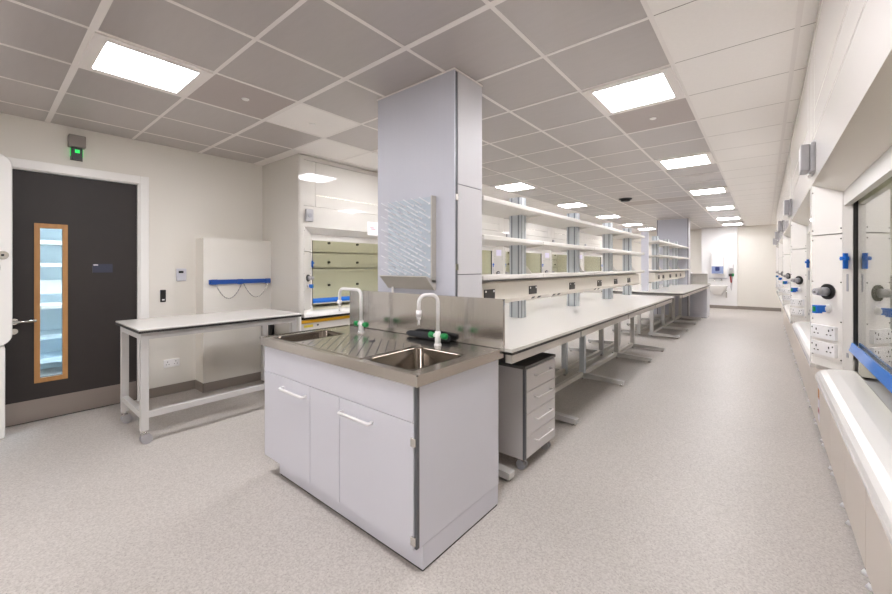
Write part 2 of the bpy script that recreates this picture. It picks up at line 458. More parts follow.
# tall white cabinet by the door, left edge of the picture
r = thing('wall_cabinet', (-4.9, -.2, .74), 'tall white rounded cabinet with key lock at the left edge beside the door', 'cabinet')
n = 6
def rr(y0, y1, z0, z1, rad, x): return [(x, p[0], p[1]) for p in rrect(y0, y1, z0, z1, rad, 0, n)]
MB().loft([rr(-.55, .188, .735, 2.30, .09, XW+.024), rr(-.55, .188, .735, 2.30, .09, -4.815), rr(-.545, .183, .74, 2.295, .088, -4.80)], cap0=True, cap1=True, smooth=False).build('body', 'enamel', r)
k = MB().cyl((-4.80, .135, 1.475), (-4.788, .135, 1.475), .034, 20).build('lock', 'chrome', r)
MB().box(-4.788, -4.787, .127, .143, 1.466, 1.484).build('keyhole', 'black', k)
o = MB(); o.tube([(-4.797, .098+.02*math.cos(a*PI/8), 1.375+.045*math.sin(a*PI/8)) for a in range(17)], .006, 6); o.build('pull_ring', 'chrome', r)
struct(MB().rbox(XW+.024, -4.76, -.6, .148, 0, .73, .01).build('trim_2', 'enamel'))

# ------------------------------------------------------------------ mobile table
r = thing('mobile_table', (-4.09, 1.43, 0), 'narrow white table with black edge on castors against the left wall', 'table')
o = MB(); o.use('worktop').rbox(-4.475, -3.70, .775, 2.10, .888, .902, .003, 1); o.use('black_core').box(-4.474, -3.701, .776, 2.099, .870, .888)
o.build('table_top', None, r)
fr = MB()
fr.box(-4.43, -4.38, .80, 2.07, .815, .869); fr.box(-3.80, -3.75, .80, 2.07, .815, .869)
fr.box(-4.38, -3.80, .80, .845, .815, .869); fr.box(-4.38, -3.80, 2.025, 2.07, .815, .869)
fr.build('frame', 'frame', r)
lr = MB(); lr.box(-4.38, -3.80, .802, .843, .20, .245); lr.box(-4.38, -3.80, 2.027, 2.068, .20, .245); lr.box(-3.797, -3.753, .845, 2.025, .20, .245)
lr.build('lower_rail', 'frame', r)
for x in (-4.43, -3.80):
    for y in (.80, 2.02):
        B(x, x+.05, y, y+.05, .105, .815).build('leg', 'frame', r)
        cx, cy = x+.025, y+.025
        cs = MB(); cs.use('chrome').cyl((cx, cy, .08), (cx, cy, .106), .018, 12); cs.box(cx-.022, cx+.022, cy-.02, cy+.02, .065, .082)
        cs.use('monitor')
        for q in (-.02, .02): cs.cyl((cx+q-.009, cy+.012, .037), (cx+q+.009, cy+.012, .037), .037, 18)
        cs.build('castor', None, r)
r = thing('waste_pipe', (-4.95, 2.2, .0), 'thin black upright pipe under the far end of the mobile table', 'pipe')
MB().rbox(-4.76, -4.69, 2.255, 2.30, .0, .86, .01).build('duct', 'black', r)

# ------------------------------------------------------------------ fume hoods
HW = 2.22
def hood(f, name, label, group, kind):
    root = thing(name, f(HW/2, .45, 0), label, 'fume hood', group)
    N = lambda: MB(f)
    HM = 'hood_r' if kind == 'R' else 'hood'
    J = lambda sd: (lambda x: x) if sd == 0 else (lambda x: HW-x)
    # carcass
    b = N()
    zl = .0 if kind == 'L' else .8; b.box(.003, .03, .02, .92, zl, 2.66); b.box(HW-.03, HW-.003, .02, .92, zl, 2.66)
    if kind == 'R': b.box(.003, .03, .165, .92, .02, .8); b.box(HW-.03, HW-.003, .165, .92, .02, .8)
    b.box(.03, HW-.03, .90, .92, .02, 2.66)
    b.prism([(.02, 1.85), (.115, 1.785), (.115, 2.66), (.02, 2.66)], 0, .03, .05); b.prism([(.02, 1.85), (.115, 1.785), (.115, 2.66), (.02, 2.66)], 0, HW-.05, HW-.03)
    b.box(.05, HW-.05, .02, .92, 2.64, 2.665)
    for sd in (0, 1):
        x = J(sd); a = sorted((x(.003), x(.05)))
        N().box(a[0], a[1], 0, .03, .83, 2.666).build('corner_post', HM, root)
    b.build('carcass', 'hood2', root)
    # upper front fascia
    u = N()
    u.box(.05, HW-.05, 0, .02, 1.845, 2.085); u.box(.05, HW-.05, 0, .02, 2.62, 2.67)
    u.box(.05, .195, 0, .02, 2.09, 2.615); u.box(HW-.195, HW-.05, 0, .02, 2.09, 2.615)
    u.build('upper_fascia', HM, root)
    N().box(.2, HW-.2, .0, .02, 2.09, 2.225).build('upper_panel', HM, root)
    N().box(.2, HW-.2, .0, .02, 2.230, 2.615).build('upper_panel', HM, root)
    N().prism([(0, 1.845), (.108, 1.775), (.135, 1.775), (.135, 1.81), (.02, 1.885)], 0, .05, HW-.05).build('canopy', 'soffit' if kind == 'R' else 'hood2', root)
    N().box(.20, HW-.20, .112, .138, 1.70, 1.785).build('sash_header', 'frame_warm', root)
    # sill
    pr = [(0.0, .79), (0.0, .806), (.006, .822), (.018, .834), (.04, .843), (.08, .850), (.125, .853), (.150, .852), (.157, .846), (.157, .79)]
    N().prism(pr, 0, .06, HW-.245 if kind == 'R' else HW-.06).build('sill', 'sill', root)
    # interior
    N().box(.05, HW-.05, .158, .90, .80, .815).build('work_surface', 'hood_in' if kind == 'L' else 'grey_plastic', root)
    li = N(); li.box(.24, .26, .16, .86, .83, 2.3); li.box(HW-.26, HW-.24, .16, .86, .83, 2.3); li.box(.26, HW-.26, .14, .86, 2.28, 2.3)
    li.build('liner', 'hood_in', root)
    zs = [(.86, 1.352), (1.366, 1.572), (1.586, 2.2)]
    for z0, z1 in zs:
        bf = N().box(.27, HW-.27, .70, .715, z0, z1).build('baffle', 'hood_in', root)
        fx = N()
        zz = {.86: 1.12, 1.366: 1.443, 1.586: 1.715}[z0]
        for xx in (.45, .83, 1.32, 1.77): fx.cyl((xx, .70, zz), (xx, .675, zz), .018, 10)
        fx.build('fixing', 'socket_dark', bf)
    # sash
    s = N(); s.box(.235, .25, .142, .168, .91, 1.765); s.box(HW-.25, HW-.235, .142, .168, .91, 1.765); s.box(.25, HW-.25, .142, .168, 1.735, 1.765)
    s.build('sash_gasket', 'black', root)
    N().box(.25, HW-.25, .150, .156, .955, 1.735).build('sash_glass', 'glass' if kind == 'R' else 'glass_clear', root)
    N().box(.35, HW-.35, .22, .42, 2.24, 2.27).build('added_hood_lamp', 'added_hood_lamp', root)  # added glowing slab that brightens the interior, no fitting visible there
    hd = N()
    if kind == 'R':
        hd.prism([(.122, .958), (.126, .955), (.141, .980), (.1415, .999), (.134, 1.0)], 0, .26, HW-.262)
    else:
        hd.prism([(.135, .935), (.165, .935), (.165, .992), (.142, .992), (.130, .96)], 0, .25, HW-.25)
    hd.build('sash_handle', 'blue_clear' if kind == 'R' else 'blue', root)
    # jambs
    for sd in (0, 1):
        x = J(sd); sx = -1 if sd else 1
        p0 = Vector((x(.05), 0, 0)); p1 = Vector((x(.20), .108, 0)); dv = (p1-p0); Lw = dv.length; dv.normalize()
        nv = Vector((sx*.108, -.15, 0)).normalized()          # out of the panel, towards the opening
        up = Vector((0, 0, 1))
        P = lambda t, u, z: p0 + dv*t*Lw + nv*u + up*z
        pan = N()
        def slab(z0, z1):
            pan.obox(P(.5, -.006, (z0+z1)/2), dv, nv, up, Lw/2-.001, .006, (z1-z0)/2)
        slab(1.560, 1.840); slab(.872, 1.554)
        jb = pan.build('jamb_panel', HM, root)
        sc = N()
        for z in (1.80, 1.585, 1.53, 1.30, 1.09, .89):
            for t in (.04, .96): sc.cyl(P(t, 0, z), P(t, .003, z), .0035, 8)
        sc.build('screw', 'socket_dark', jb)
        lo = N(); lo.obox(P(.5, -.006, .852), dv, nv, up, Lw/2-.001, .006, .0195); lo.build('lower_jamb', 'hood2', root)
        st = N(); q1 = Vector((x(.20), .108, 0)); q2 = Vector((x(.24), .140, 0))
        dd = (q2-q1); ll = dd.length; dd.normalize(); nn = Vector((sx*.032, -.04, 0)).normalized()
        st.obox((q1+q2)/2+nn*-.005+up*1.31, dd, nn, up, ll/2, .005, .47)
        strip = st.build('jamb_strip', 'frame_warm', root)
        sl = N(); sl.obox((q1+q2)/2+nn*.001+up*1.30, dd, nn, up, .0045, .0012, .045); sl.obox((q1+q2)/2+nn*.001+up*.925, dd, nn, up, .005, .0012, .012); sl.build('slot', 'grey_plastic', strip)
        # blue sash stop
        bs = N(); qm = (q1+q2)/2
        bs.obox(qm+nn*.012+up*1.412, dd, nn, up, .0055, .009, .040); bs.obox(qm+nn*.016+up*1.425, dd, nn, up, .017, .008, .010)
        bs.cyl(qm+nn*.02+up*1.425, qm+nn*.034+up*1.425, .009, 10)
        bs.build('sash_stop', 'blue', root)
        if sd == 1 or kind == 'L':
            kn = N().cyl(P(.56, 0, 1.247), P(.56, .010, 1.247), .042, 24)
            kr = kn.build('control_collar', 'black', root)
            g = N(); g.cyl(P(.56, .010, 1.247), P(.56, .048, 1.247), .024, 18, .022); g.cyl(P(.56, .048, 1.247), P(.56, .072, 1.247), .021, 18, .017); g.cyl(P(.56, .072, 1.247), P(.56, .082, 1.247), .009, 12, .006)
            g.build('control_valve', 'monitor', kr)
            tp = N(); tp.cyl(P(.56, 0, 1.155), P(.56, .028, 1.155), .022, 16, .016)
            tb = tp.build('gas_tap_base', 'white_plastic', root)
            g = N(); g.obox(P(.54, .045, 1.155), nv, dv, up, .022, .016, .018); g.obox(P(.52, .052, 1.151), nv, dv, up, .016, .013, .022); g.build('gas_tap', 'blue', tb)
            N().obox(P(.52, .0685, 1.152), nv, dv, up, .001, .009, .013).build('tap_marker', 'green', tb)
        if sd == 1:
            for z0 in (.985, .893):
                so = N(); so.obox(P(.47, .009, z0+.040), dv, nv, up, Lw*.39, .009, .036)
                ss = so.build('double_socket', 'white_plastic', root)
                so = N()
                for t in (.27, .68):
                    so.obox(P(t, .0185, z0+.052), dv, nv, up, .0028, .0008, .006)
                    for e in (-.06, .06): so.obox(P(t+e, .0185, z0+.029), dv, nv, up, .0042, .0008, .0028)
                    so.obox(P(t+.12 if t > .5 else t-.14, .0185, z0+.06), dv, nv, up, .003, .0008, .004)
                so.build('pin_holes', 'pin_dark', ss)
    if kind == 'R':
        # grey airflow monitor on the fascia
        mx = HW-.2
        m_ = N().rbox(mx-.075, mx+.075, -.020, 0, 1.885, 2.045, .006); mo = m_.build('monitor_plate', 'monitor', root)
        N().rbox(mx-.06, mx+.06, -.060, -.020, 1.895, 2.04, .008).build('monitor_case', 'monitor', mo)
        o = N(); o.cyl((mx, -.02, 1.885), (mx, -.02, 1.868), .008, 8); o.build('probe', 'white_plastic', mo)
        # base
        b = N(); n = 4; x0 = .05; wd = (HW-.1)/n
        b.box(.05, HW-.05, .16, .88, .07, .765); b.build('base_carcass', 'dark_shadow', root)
        for k in range(n):
            N().rbox(x0+wd*k+.002, x0+wd*(k+1)-.002, .137, .16, .045, .775, .002, 1).build('base_panel', 'base', root)
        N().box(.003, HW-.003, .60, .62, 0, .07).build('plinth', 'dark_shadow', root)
        for k in range(n):
            for q in (.05, wd-.05):
                ft = N(); xx = x0+wd*k+q
                ft.use('black').cyl((xx, .15, .02), (xx, .15, .07), .008, 8); ft.use('white_plastic').cyl((xx, .15, .0), (xx, .15, .018), .022, 12, .012)
                ft.build('levelling_foot', None, root)
        N().box(HW-.05, HW-.003, .137, .16, .045, .83).build('end_filler', 'base', root); N().box(.003, .05, .137, .16, .045, .83).build('end_filler', 'base', root)
    else:
        mo = N().rbox(.06, .155, -.035, 0, 1.905, 2.05, .01).build('monitor', 'monitor', root)
        N().cyl((.105, -.035, 1.975), (.105, -.042, 1.975), .025, 14).build('dial', 'grey_plastic', mo)
        o = N(); o.box(HW-.10, HW-.07, .045, .07, 1.28, 1.52); o.build('blue_tube', 'plate', root)
        o = N(); o.obox(Vector((HW-.125, .05, 1.66)), (-.15,.108,0), (-.108,-.15,0), (0,0,1), .055, .002, .06); o.build('notice', 'lilac_paper', root)
        N().box(.03, HW-.03, .06, .10, .755, .795).build('under_sill_gap', 'black_core', root)
        b = N().box(.03, HW-.03, .075, .88, .06, .755).build('base_cupboard', 'hood2', root)
        n = 3; wd = (HW-.06)/n
        for k in range(n):
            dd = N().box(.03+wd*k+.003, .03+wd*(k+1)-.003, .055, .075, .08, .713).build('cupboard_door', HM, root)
            N().box(.03+wd*k+.05, .03+wd*k+.17, .0535, .055, .665, .695).build('hazard_label', 'yellow_label', dd)
            N().box(.03+wd*k+.22, .03+wd*k+.245, .0535, .055, .672, .692).build('lock', 'socket_dark', dd)
        N().box(.03, HW-.03, .052, .075, .716, .75).build('yellow_band', 'yellow', root)
    return root

def place_hoods(f0, s, ys, name, kind, labels, group):
    r0 = hood(lambda x, y, z: f0(x, y, z, ys), name, labels[0], group, kind)
    for k, lb in enumerate(labels[1:], 1):
        c = copy_tree(r0); c['label'] = lb; c.location.y += HW*k
    return r0
XR, XL = .21, -4.134
RY, LY = 3.045-HW, 2.322
place_hoods(lambda x, y, z, ys: (XR+y, ys+x, z), 1, RY, 'fume_hood', 'R', [
 'nearest white fume hood at the right edge, with blue-handled glass sash and rounded sill',
 'second white fume hood from the camera along the right wall',
 'third white fume hood from the camera along the right wall',
 'fourth white fume hood from the camera along the right wall',
 'farthest white fume hood on the right wall, nearest the far end wall'], 'fume hoods along the right wall')
place_hoods(lambda x, y, z, ys: (XL-y, ys+x, z), -1, LY, 'fume_hood', 'L', [
 'white fume hood with yellow-banded cupboard left of the silver column, behind the sink taps',
 'left wall fume hood seen just right of the near column, before the first upright',
 'left wall fume hood seen between the first and second shelf uprights',
 'left wall fume hood seen between the second and third shelf uprights',
 'farthest left wall fume hood, seen beyond the third shelf upright'], 'fume hoods along the left wall')
o = MB(); o.rbox(XL-.9, XL-.004, LY-.012, LY+.001, .0, 2.675, .002, 1)
e = tag(o.build('end_panel', 'hood'), 'tall white end panel closing the left wall fume hoods beside the blue rail', 'panel')
r = thing('paper_notice', (XL+.004, 3.38, 1.8), 'white paper sheet with pink print on the left fume hood front', 'notice')
B(XL+.001, XL+.003, 3.285, 3.475, 1.805, 1.985).build('sheet', 'paper', r)
o = MB()
for z, a, b in ((1.905, 3.33, 3.40), (1.885, 3.345, 3.42)): o.box(XL+.003, XL+.0035, a, b, z, z+.008)
o.build('print', 'pink_ink', r)
r = thing('hazard_sticker', (XR+.135, 4.34, .12), 'small orange and red sticker low on the right-hand hood base panels', 'sticker')
o = MB(); o.use('paper').box(XR+.1355, XR+.1365, 4.28, 4.40, .12, .42); o.use('orange').box(XR+.135, XR+.1355, 4.29, 4.39, .30, .38); o.use('red').box(XR+.135, XR+.1355, 4.29, 4.39, .18, .22)
o.build('sheet', None, r)

# ------------------------------------------------------------------ sink unit (near); mirrored copy at the far end
def sink_unit(f, name, labels, detail=True):
    N = lambda: MB(f)
    XA, XB = -2.625, -1.20
    YF, YK = 1.222, 1.90
    r = thing('sink_cabinet', f(-1.92, 1.58, 0), labels[0], 'cabinet')
    b = N(); b.box(XA+.018, XB-.018, YF+.03, YK, .125, .145); b.box(XA+.018, XB-.018, YK-.018, YK, .145, .85); b.build('carcass', 'lilac', r)
    N().box(XB-.018, XB, YF+.022, YK, .125, .855).build('side_panel', 'lilac', r)
    N().box(XA, XA+.018, YF+.022, YK, .125, .855).build('side_panel', 'lilac', r)
    p = N(); p.box(XA+.115, XB-.002, YF+.045, YK-.002, .012, .122); p.build('plinth', 'lilac', r)
    N().box(XA+.12, XB-.006, YF+.05, YK-.006, 0, .012).build('plinth_seal', 'black_core', r)
    N().box(XB-.015, XB-.0005, YF+.004, YF+.022, .125, .852).build('edge_strip', 'dark_strip', r)
    N().box(XA, XB-.017, YF, YF+.02, .687, .853).build('fascia', 'lilac', r)
    for x0, x1, h in ((XA, -2.065, (-2.365, -2.105)), (-2.061, -1.774, None), (-1.770, XB-.017, (-1.735, -1.50))):
        d = N().rbox(x0, x1, YF-.0005, YF+.02, .117, .683, .0015, 1).build('door' if h else 'filler_panel', 'lilac', r)
        if h:
            o = N(); z = .617
            o.tube([(h[0], YF, z), (h[0], YF-.030, z), (h[1], YF-.030, z), (h[1], YF, z)], .0085, 10)
            o.build('handle', 'white_plastic', d)
    for z in (.60, .16):
        N().rbox(XB-.032, XB-.004, YF-.006, YF+.012, z-.02, z+.02, .003).build('hinge', 'chrome', r)
    # worktop
    t = thing('sink_worktop', f(-1.92, 1.58, .855), labels[1], 'sink')
    x0, x1, y0, y1, zt = -2.665, -1.178, 1.207, 1.918, .902
    lb = (-2.59, -2.325, 1.262, 1.66); rb = (-1.625, -1.262, 1.262, 1.675); dr = (-2.305, -1.64, 1.262, 1.70)
    d = N()
    zb = .855
    # top skin with two bowl openings
    xs = [x0, lb[0], lb[1], rb[0], rb[1], x1]; ys_ = [y0, 1.262, 1.66, 1.675, y1]
    for i in range(5):
        for j in range(4):
            cx, cy = (xs[i]+xs[i+1])/2, (ys_[j]+ys_[j+1])/2
            if any(q[0] < cx < q[1] and q[2] < cy < q[3] for q in (lb, rb)): continue
            d.quad((xs[i], ys_[j], zt), (xs[i+1], ys_[j], zt), (xs[i+1], ys_[j+1], zt), (xs[i], ys_[j+1], zt))
    d.box(x0, x1, y0, y0+.012, zb, zt); d.box(x0, x1, y1-.012, y1, zb, zt); d.box(x0, x0+.012, y0+.012, y1-.012, zb, zt); d.box(x1-.012, x1, y0+.012, y1-.012, zb, zt)
    d.box(x0, x1, y0, y0+.006, zt, zt+.005); d.box(x0, x0+.006, y0, y1, zt, zt+.005); d.box(x1-.006, x1, y0, y1, zt, zt+.005)
    d.build('deck', 'steel_h', t)
    for q in (lb, rb):
        bw = N(); R = .05
        A = rrect(*q, .001, zt+.0008); Bq = rrect(q[0]+.004, q[1]-.004, q[2]+.004, q[3]-.004, R, zt+.002)
        Cq = rrect(q[0]+.010, q[1]-.010, q[2]+.010, q[3]-.010, R, zt-.008); D = rrect(q[0]+.014, q[1]-.014, q[2]+.014, q[3]-.014, R, zt-.235)
        E_ = rrect(q[0]+.035, q[1]-.035, q[2]+.035, q[3]-.035, R*.6, zt-.255)
        bw.loft([A, Bq, Cq, D, E_], cap1=True)
        bo = bw.build('bowl', 'bowl', t)
        N().cyl(((q[0]+q[1])/2, (q[2]+q[3])/2, zt-.2545), ((q[0]+q[1])/2, (q[2]+q[3])/2, zt-.252), .04, 20).build('waste', 'chrome', bo)
    # draining board: diagonal grooves
    g = N().use('steel_h'); g.box(dr[0], dr[1], dr[2], dr[3], zt, zt+.0012)
    for (a0, a1, b0, b1) in ((dr[0], dr[1], dr[2]-.005, dr[2]), (dr[0], dr[1], dr[3], dr[3]+.006), (dr[1], dr[1]+.006, dr[2], dr[3])): g.box(a0, a1, b0, b1, zt, zt+.005)
    g.use('groove')
    n = 15; dgx = dr[1]-dr[0]; dgy = dr[3]-dr[2]
    for k in range(n):
        c0 = (k+1)*(dgx+dgy)/(n+1)                      # x+y offset line going to +y,-x
        pts = []
        xa = min(dgx, c0); ya = c0-xa; yb = min(dgy, c0); xb = c0-yb
        a_ = Vector((dr[0]+xa, dr[2]+ya, zt+.0014)); b_ = Vector((dr[0]+xb, dr[2]+yb, zt+.0014))
        dv = b_-a_; L = dv.length
        if L < .06: continue
        dv.normalize(); a_ += dv*.025; b_ -= dv*.025
        g.obox((a_+b_)/2, dv, (dv.y, -dv.x, 0), (0,0,1), (b_-a_).length/2, .0024, .0004)
    g.cyl((-1.965, 1.60, zt+.001), (-1.965, 1.60, zt+.0022), .024, 18)
    g.build('draining_board', None, t)
    sp = N(); sp.box(-2.64, -1.18, y1, y1+.018, .88, 1.19); sp.box(-2.64, -1.18, y1-.006, y1+.020, 1.188, 1.193)
    sp.build('splashback', 'steel', t)
    for tx, ly in ((-2.30, 2), (-1.553, 3)):
        k = thing('sink_tap', f(tx, 1.77, zt), labels[ly], 'tap', 'swan neck laboratory taps')
        ty = 1.77; z0 = zt
        N().cyl((tx, ty, z0), (tx, ty, z0+.01), .024, 20, .022).build('base', 'white_plastic', k)
        N().cyl((tx, ty, z0+.01), (tx, ty, z0+.085), .018, 18).build('body', 'white_plastic', k)
        sx, sy, rr_ = -.265, -.0, .045
        if tx > -2: sx, sy = -.04, -.125
        hd = Vector((sx, sy, 0)); hl = hd.length; hd.normalize()
        pts = [(tx, ty, z0+.085), (tx, ty, z0+.265)]
        for q in range(1, 7):
            a = PI/2*q/6; p = Vector((tx, ty, z0+.265))+hd*(rr_*(1-math.cos(a)))+Vector((0,0,rr_*math.sin(a))); pts.append(tuple(p))
        e0 = Vector((tx, ty, z0+.265+rr_))+hd*(hl-rr_); pts.append(tuple(e0))
        for q in range(1, 7):
            a = PI/2*q/6; p = e0+hd*(rr_*math.sin(a))+Vector((0,0,-rr_*(1-math.cos(a)))); pts.append(tuple(p))
        tip = Vector((tx, ty, 0))+hd*hl; pts.append((tip.x, tip.y, z0+.215))
        N().tube(pts, .0115, 12).build('swan_neck', 'white_plastic', k)
        o = N(); o.cyl((tip.x, tip.y, z0+.185), (tip.x, tip.y, z0+.222), .0165, 14); o.cyl((tip.x, tip.y, z0+.168), (tip.x, tip.y, z0+.185), .012, 14); o.cyl((tip.x, tip.y, z0+.135), (tip.x, tip.y, z0+.168), .008, 10, .0055)
        o.build('nozzle', 'white_plastic', k)
        for sgn in (-1, 1):
            o = N(); o.use('white_plastic').cyl((tx, ty, z0+.06), (tx+sgn*.03, ty, z0+.06), .011, 12)
            o.use('green').cyl((tx+sgn*.03, ty, z0+.06), (tx+sgn*.065, ty, z0+.06), .016, 8, .02); o.cyl((tx+sgn*.065, ty, z0+.06), (tx+sgn*.072, ty, z0+.06), .020, 8, .012)
            o.build('lever', None, k)
    return r
sink_unit(lambda x, y, z: (x, y, z), 'near', (
 'pale lilac sink cabinet with two handled doors in the middle foreground',
 'stainless steel sink top with two bowls, draining board and splashback in the foreground',
 'white swan neck tap with green handles over the left bowl of the foreground sink',
 'white swan neck tap with green handles by the right bowl of the foreground sink'))
YM = 14.17
def far(x, y, z): return (x, YM-y, z)
sink_unit(far, 'far', (
 'grey sink cabinet at the far end of the second bench island',
 'stainless sink top with upright splashback at the far end of the second island',
 'white tap hidden behind the far column on the distant sink',
 'white tap behind the far splashback on the distant sink'))
o = MB(); o.tube([(-1.925, 1.875, .924), (-1.90, 1.875, .925), (-1.80, 1.877, .927), (-1.68, 1.877, .927), (-1.56, 1.877, .926), (-1.545, 1.877, .925)], [.013, .021, .024, .025, .023, .010], 14)
tag(o.build('rolled_sleeve', 'black_cloth'), 'black rolled sleeve lying on the sink deck behind the right tap', 'roll')

# ------------------------------------------------------------------ columns
def column(f, label):
    r = thing('service_column', f(-1.95, 2.1, 0), label, 'column', 'boxed service columns')
    N = lambda: MB(f)
    x0, x1, y0, y1 = -2.335, -1.574, 1.957, 2.275
    N().box(x0+.005, x1-.005, y0+.012, y1-.006, 0, ZC-.004).build('core', 'dark_strip', r)
    N().box(x0, x1, y0, y0+.012, 0, ZC-.012).build('front_panel', 'column', r)
    for z0, z1 in ((0, 1.327), (1.333, 1.926), (1.932, ZC-.012)):
        N().box(x1-.005, x1, y0+.04, y1-.002, z0, z1).build('side_panel', 'column_side', r)
        N().box(x0, x0+.005, y0+.04, y1-.002, z0, z1).build('side_panel', 'column_side', r)
    N().box(x0+.022, x1-.022, y1-.006, y1, 0, ZC-.012).build('back_panel', 'column', r)
    o = N(); o.box(x0-.006, x1+.006, y0-.006, y1, ZC-.012, ZC-.003); o.build('top_trim', 'tbar', r)
    for z in (1.84, 1.38):
        N().box(x1-.006, x1+.003, y0+.012, y0+.04, z-.02, z+.02).build('clip', 'chrome', r)
    return r
column(lambda x, y, z: (x, y, z), 'big silver grey boxed column rising behind the foreground sink')
column(lambda x, y, z: (x, 14.17-y, z), 'distant silver grey boxed column at the far end of the second island')

# drying rack
r = thing('drying_rack', (-1.97, 1.95, 1.27), 'grey pegboard drying rack with many pegs on the near silver column', 'drying rack')
y = 1.957
x0, x1, z0, z1 = -2.182, -1.737, 1.285, 1.855
MB().box(x0, x1-.004, y-.03, y-.001, z0, z1).build('board', 'rack', r)
MB().box(x1-.004, x1+.006, y-.045, y-.001, z0-.01, z1+.004).build('edge_frame', 'rack_edge', r)
o = MB(); o.prism([(y-.001, z0), (y-.10, z0+.035), (y-.105, z0+.03), (y-.02, z0-.06), (y-.001, z0-.06)], 0, x0-.01, x1+.006); o.build('drip_tray', 'rack_edge', r)
MB().cyl((x0+.05, y-.03, z0-.10), (x0+.05, y-.03, z0-.05), .008, 8).build('drain_spout', 'white_plastic', r)
p0 = None
for row in range(11):
    zz = z1-.045-row*.048
    off = 0 if row % 2 == 0 else .04
    for cidx in range(6 if row % 2 == 0 else 5):
        xx = x0+.03+off+cidx*.077
        if p0 is None:
            pm = MB(); pm.tube([(xx, y-.030, zz), (xx-.010, y-.05, zz+.012), (xx-.028, y-.10, zz+.036)], [.0055, .0046, .004], 6); pm.ball((xx, y-.032, zz), .010, 8)
            p0 = pm.build('peg', 'peg', r); base = (xx, zz)
        else:
            q = p0.copy(); COL.objects.link(q); q.parent = r; q.location = p0.location + Vector((xx-base[0], 0, zz-base[1]))

# ------------------------------------------------------------------ bench islands
def bench(name, label, y0, y1, frames, joints, notch, top_notch):
    r = thing('laboratory_bench', (-1.87, (y0+y1)/2, 0), label, 'bench', 'island benches')
    xa, xb = -2.60, -1.135
    nx0, nx1 = -2.345, -1.566
    o = MB()
    for k, z0, z1, i in (('worktop', .884, .903, 0), ('black_core', .868, .884, .001)):
        o.use(k)
        a, b = y0+i, y1-i
        if notch == 'low':
            pts = [(xa+i, a), (nx0, a), (nx0, 2.285), (nx1, 2.285), (nx1, a), (xb-i, a), (xb-i, b), (xa+i, b)]
        else:
            yy = 14.17-2.285
            pts = [(xa+i, a), (xb-i, a), (xb-i, b), (nx1, b), (nx1, yy), (nx0, yy), (nx0, b), (xa+i, b)]
        # extrude polygon as strips (convex pieces)
        if notch == 'low':
            o.box(xa+i, xb-i, 2.285, b, z0, z1); o.box(xa+i, nx0, a, 2.285, z0, z1); o.box(nx1, xb-i, a, 2.285, z0, z1)
        else:
            o.box(xa+i, xb-i, a, yy, z0, z1); o.box(xa+i, nx0, yy, b, z0, z1); o.box(nx1, xb-i, yy, b, z0, z1)
    o.build('worktop', None, r)
    js = [y0+.02]+joints+[y1-.02]
    for a, b in zip(js, js[1:]):
        for xx in (-1.20, -2.575):
            fr = MB(); fr.box(xx, xx+.045, a+.012, b-.012, .812, .867)
            fr.build('front_rail', 'frame_warm', r)
    o = MB()
    for q in joints: o.box(-1.192, -1.162, q-.012, q+.012, .825, .866)
    o.build('rail_joint', 'upright_dark', r)
    lo = None
    for k, yf in enumerate(frames):
        edge = abs(yf-2.16) < .1
        for side in (0, 1):
            lx = (-1.775, -1.715) if side == 0 else (-2.005, -1.945)
            if edge: lx = (-1.555, -1.495) if side == 0 else (-2.45, -2.39)
            B(lx[0], lx[1], yf-.03, yf+.03, .068, .812).build('leg', 'upright' if yf in (4.69,) else 'frame', r)
            ft = MB()
            if side == 0: ft.prism([(lx[0]-.03, .022), (-1.265, .022), (-1.262, .06), (-1.268, .064), (lx[0]-.03, .084)], 1, yf-.032, yf+.032)
            else: ft.prism([(lx[1]+.0, .022), (-2.49, .022), (-2.494, .06), (-2.487, .064), (lx[1]+.0, .084)], 1, yf-.032, yf+.032)
            ft.build('foot', 'frame', r)
            lv = MB(); xx = -1.295 if side == 0 else -2.465
            lv.cyl((xx, yf, 0), (xx, yf, .010), .020, 12); lv.cyl((xx, yf, .010), (xx, yf, .024), .007, 8)
            xx = lx[0]+.03
            lv.cyl((xx, yf, 0), (xx, yf, .010), .020, 12); lv.cyl((xx, yf, .010), (xx, yf, .024), .007, 8)
            lv.build('leveller', 'chrome', r)
    ys = [f for f in frames if abs(f-2.16) > .1]
    for xx in (-1.770, -2.0):
        for a, b in zip(ys, ys[1:]): B(xx, xx+.045, a+.034, b-.034, .045, .092).build('stretcher', 'frame_warm', r)
    for yf in ys:
        B(-2.55, -1.18, yf-.024, yf+.024, .815, .864).build('cross_rail', 'frame', r)
    return r
bench('near', 'long white island bench with black edge stretching away behind the foreground sink', 1.945, 7.05, [2.16, 3.27, 4.69, 6.10, 7.0], [3.07, 4.46, 5.80], 'low', None)
bench('far', 'second white island bench, beyond the gap at the end of the long one', 8.02, 12.225, [8.42, 9.52, 10.76, 11.72], [9.2, 10.5], 'high', None)

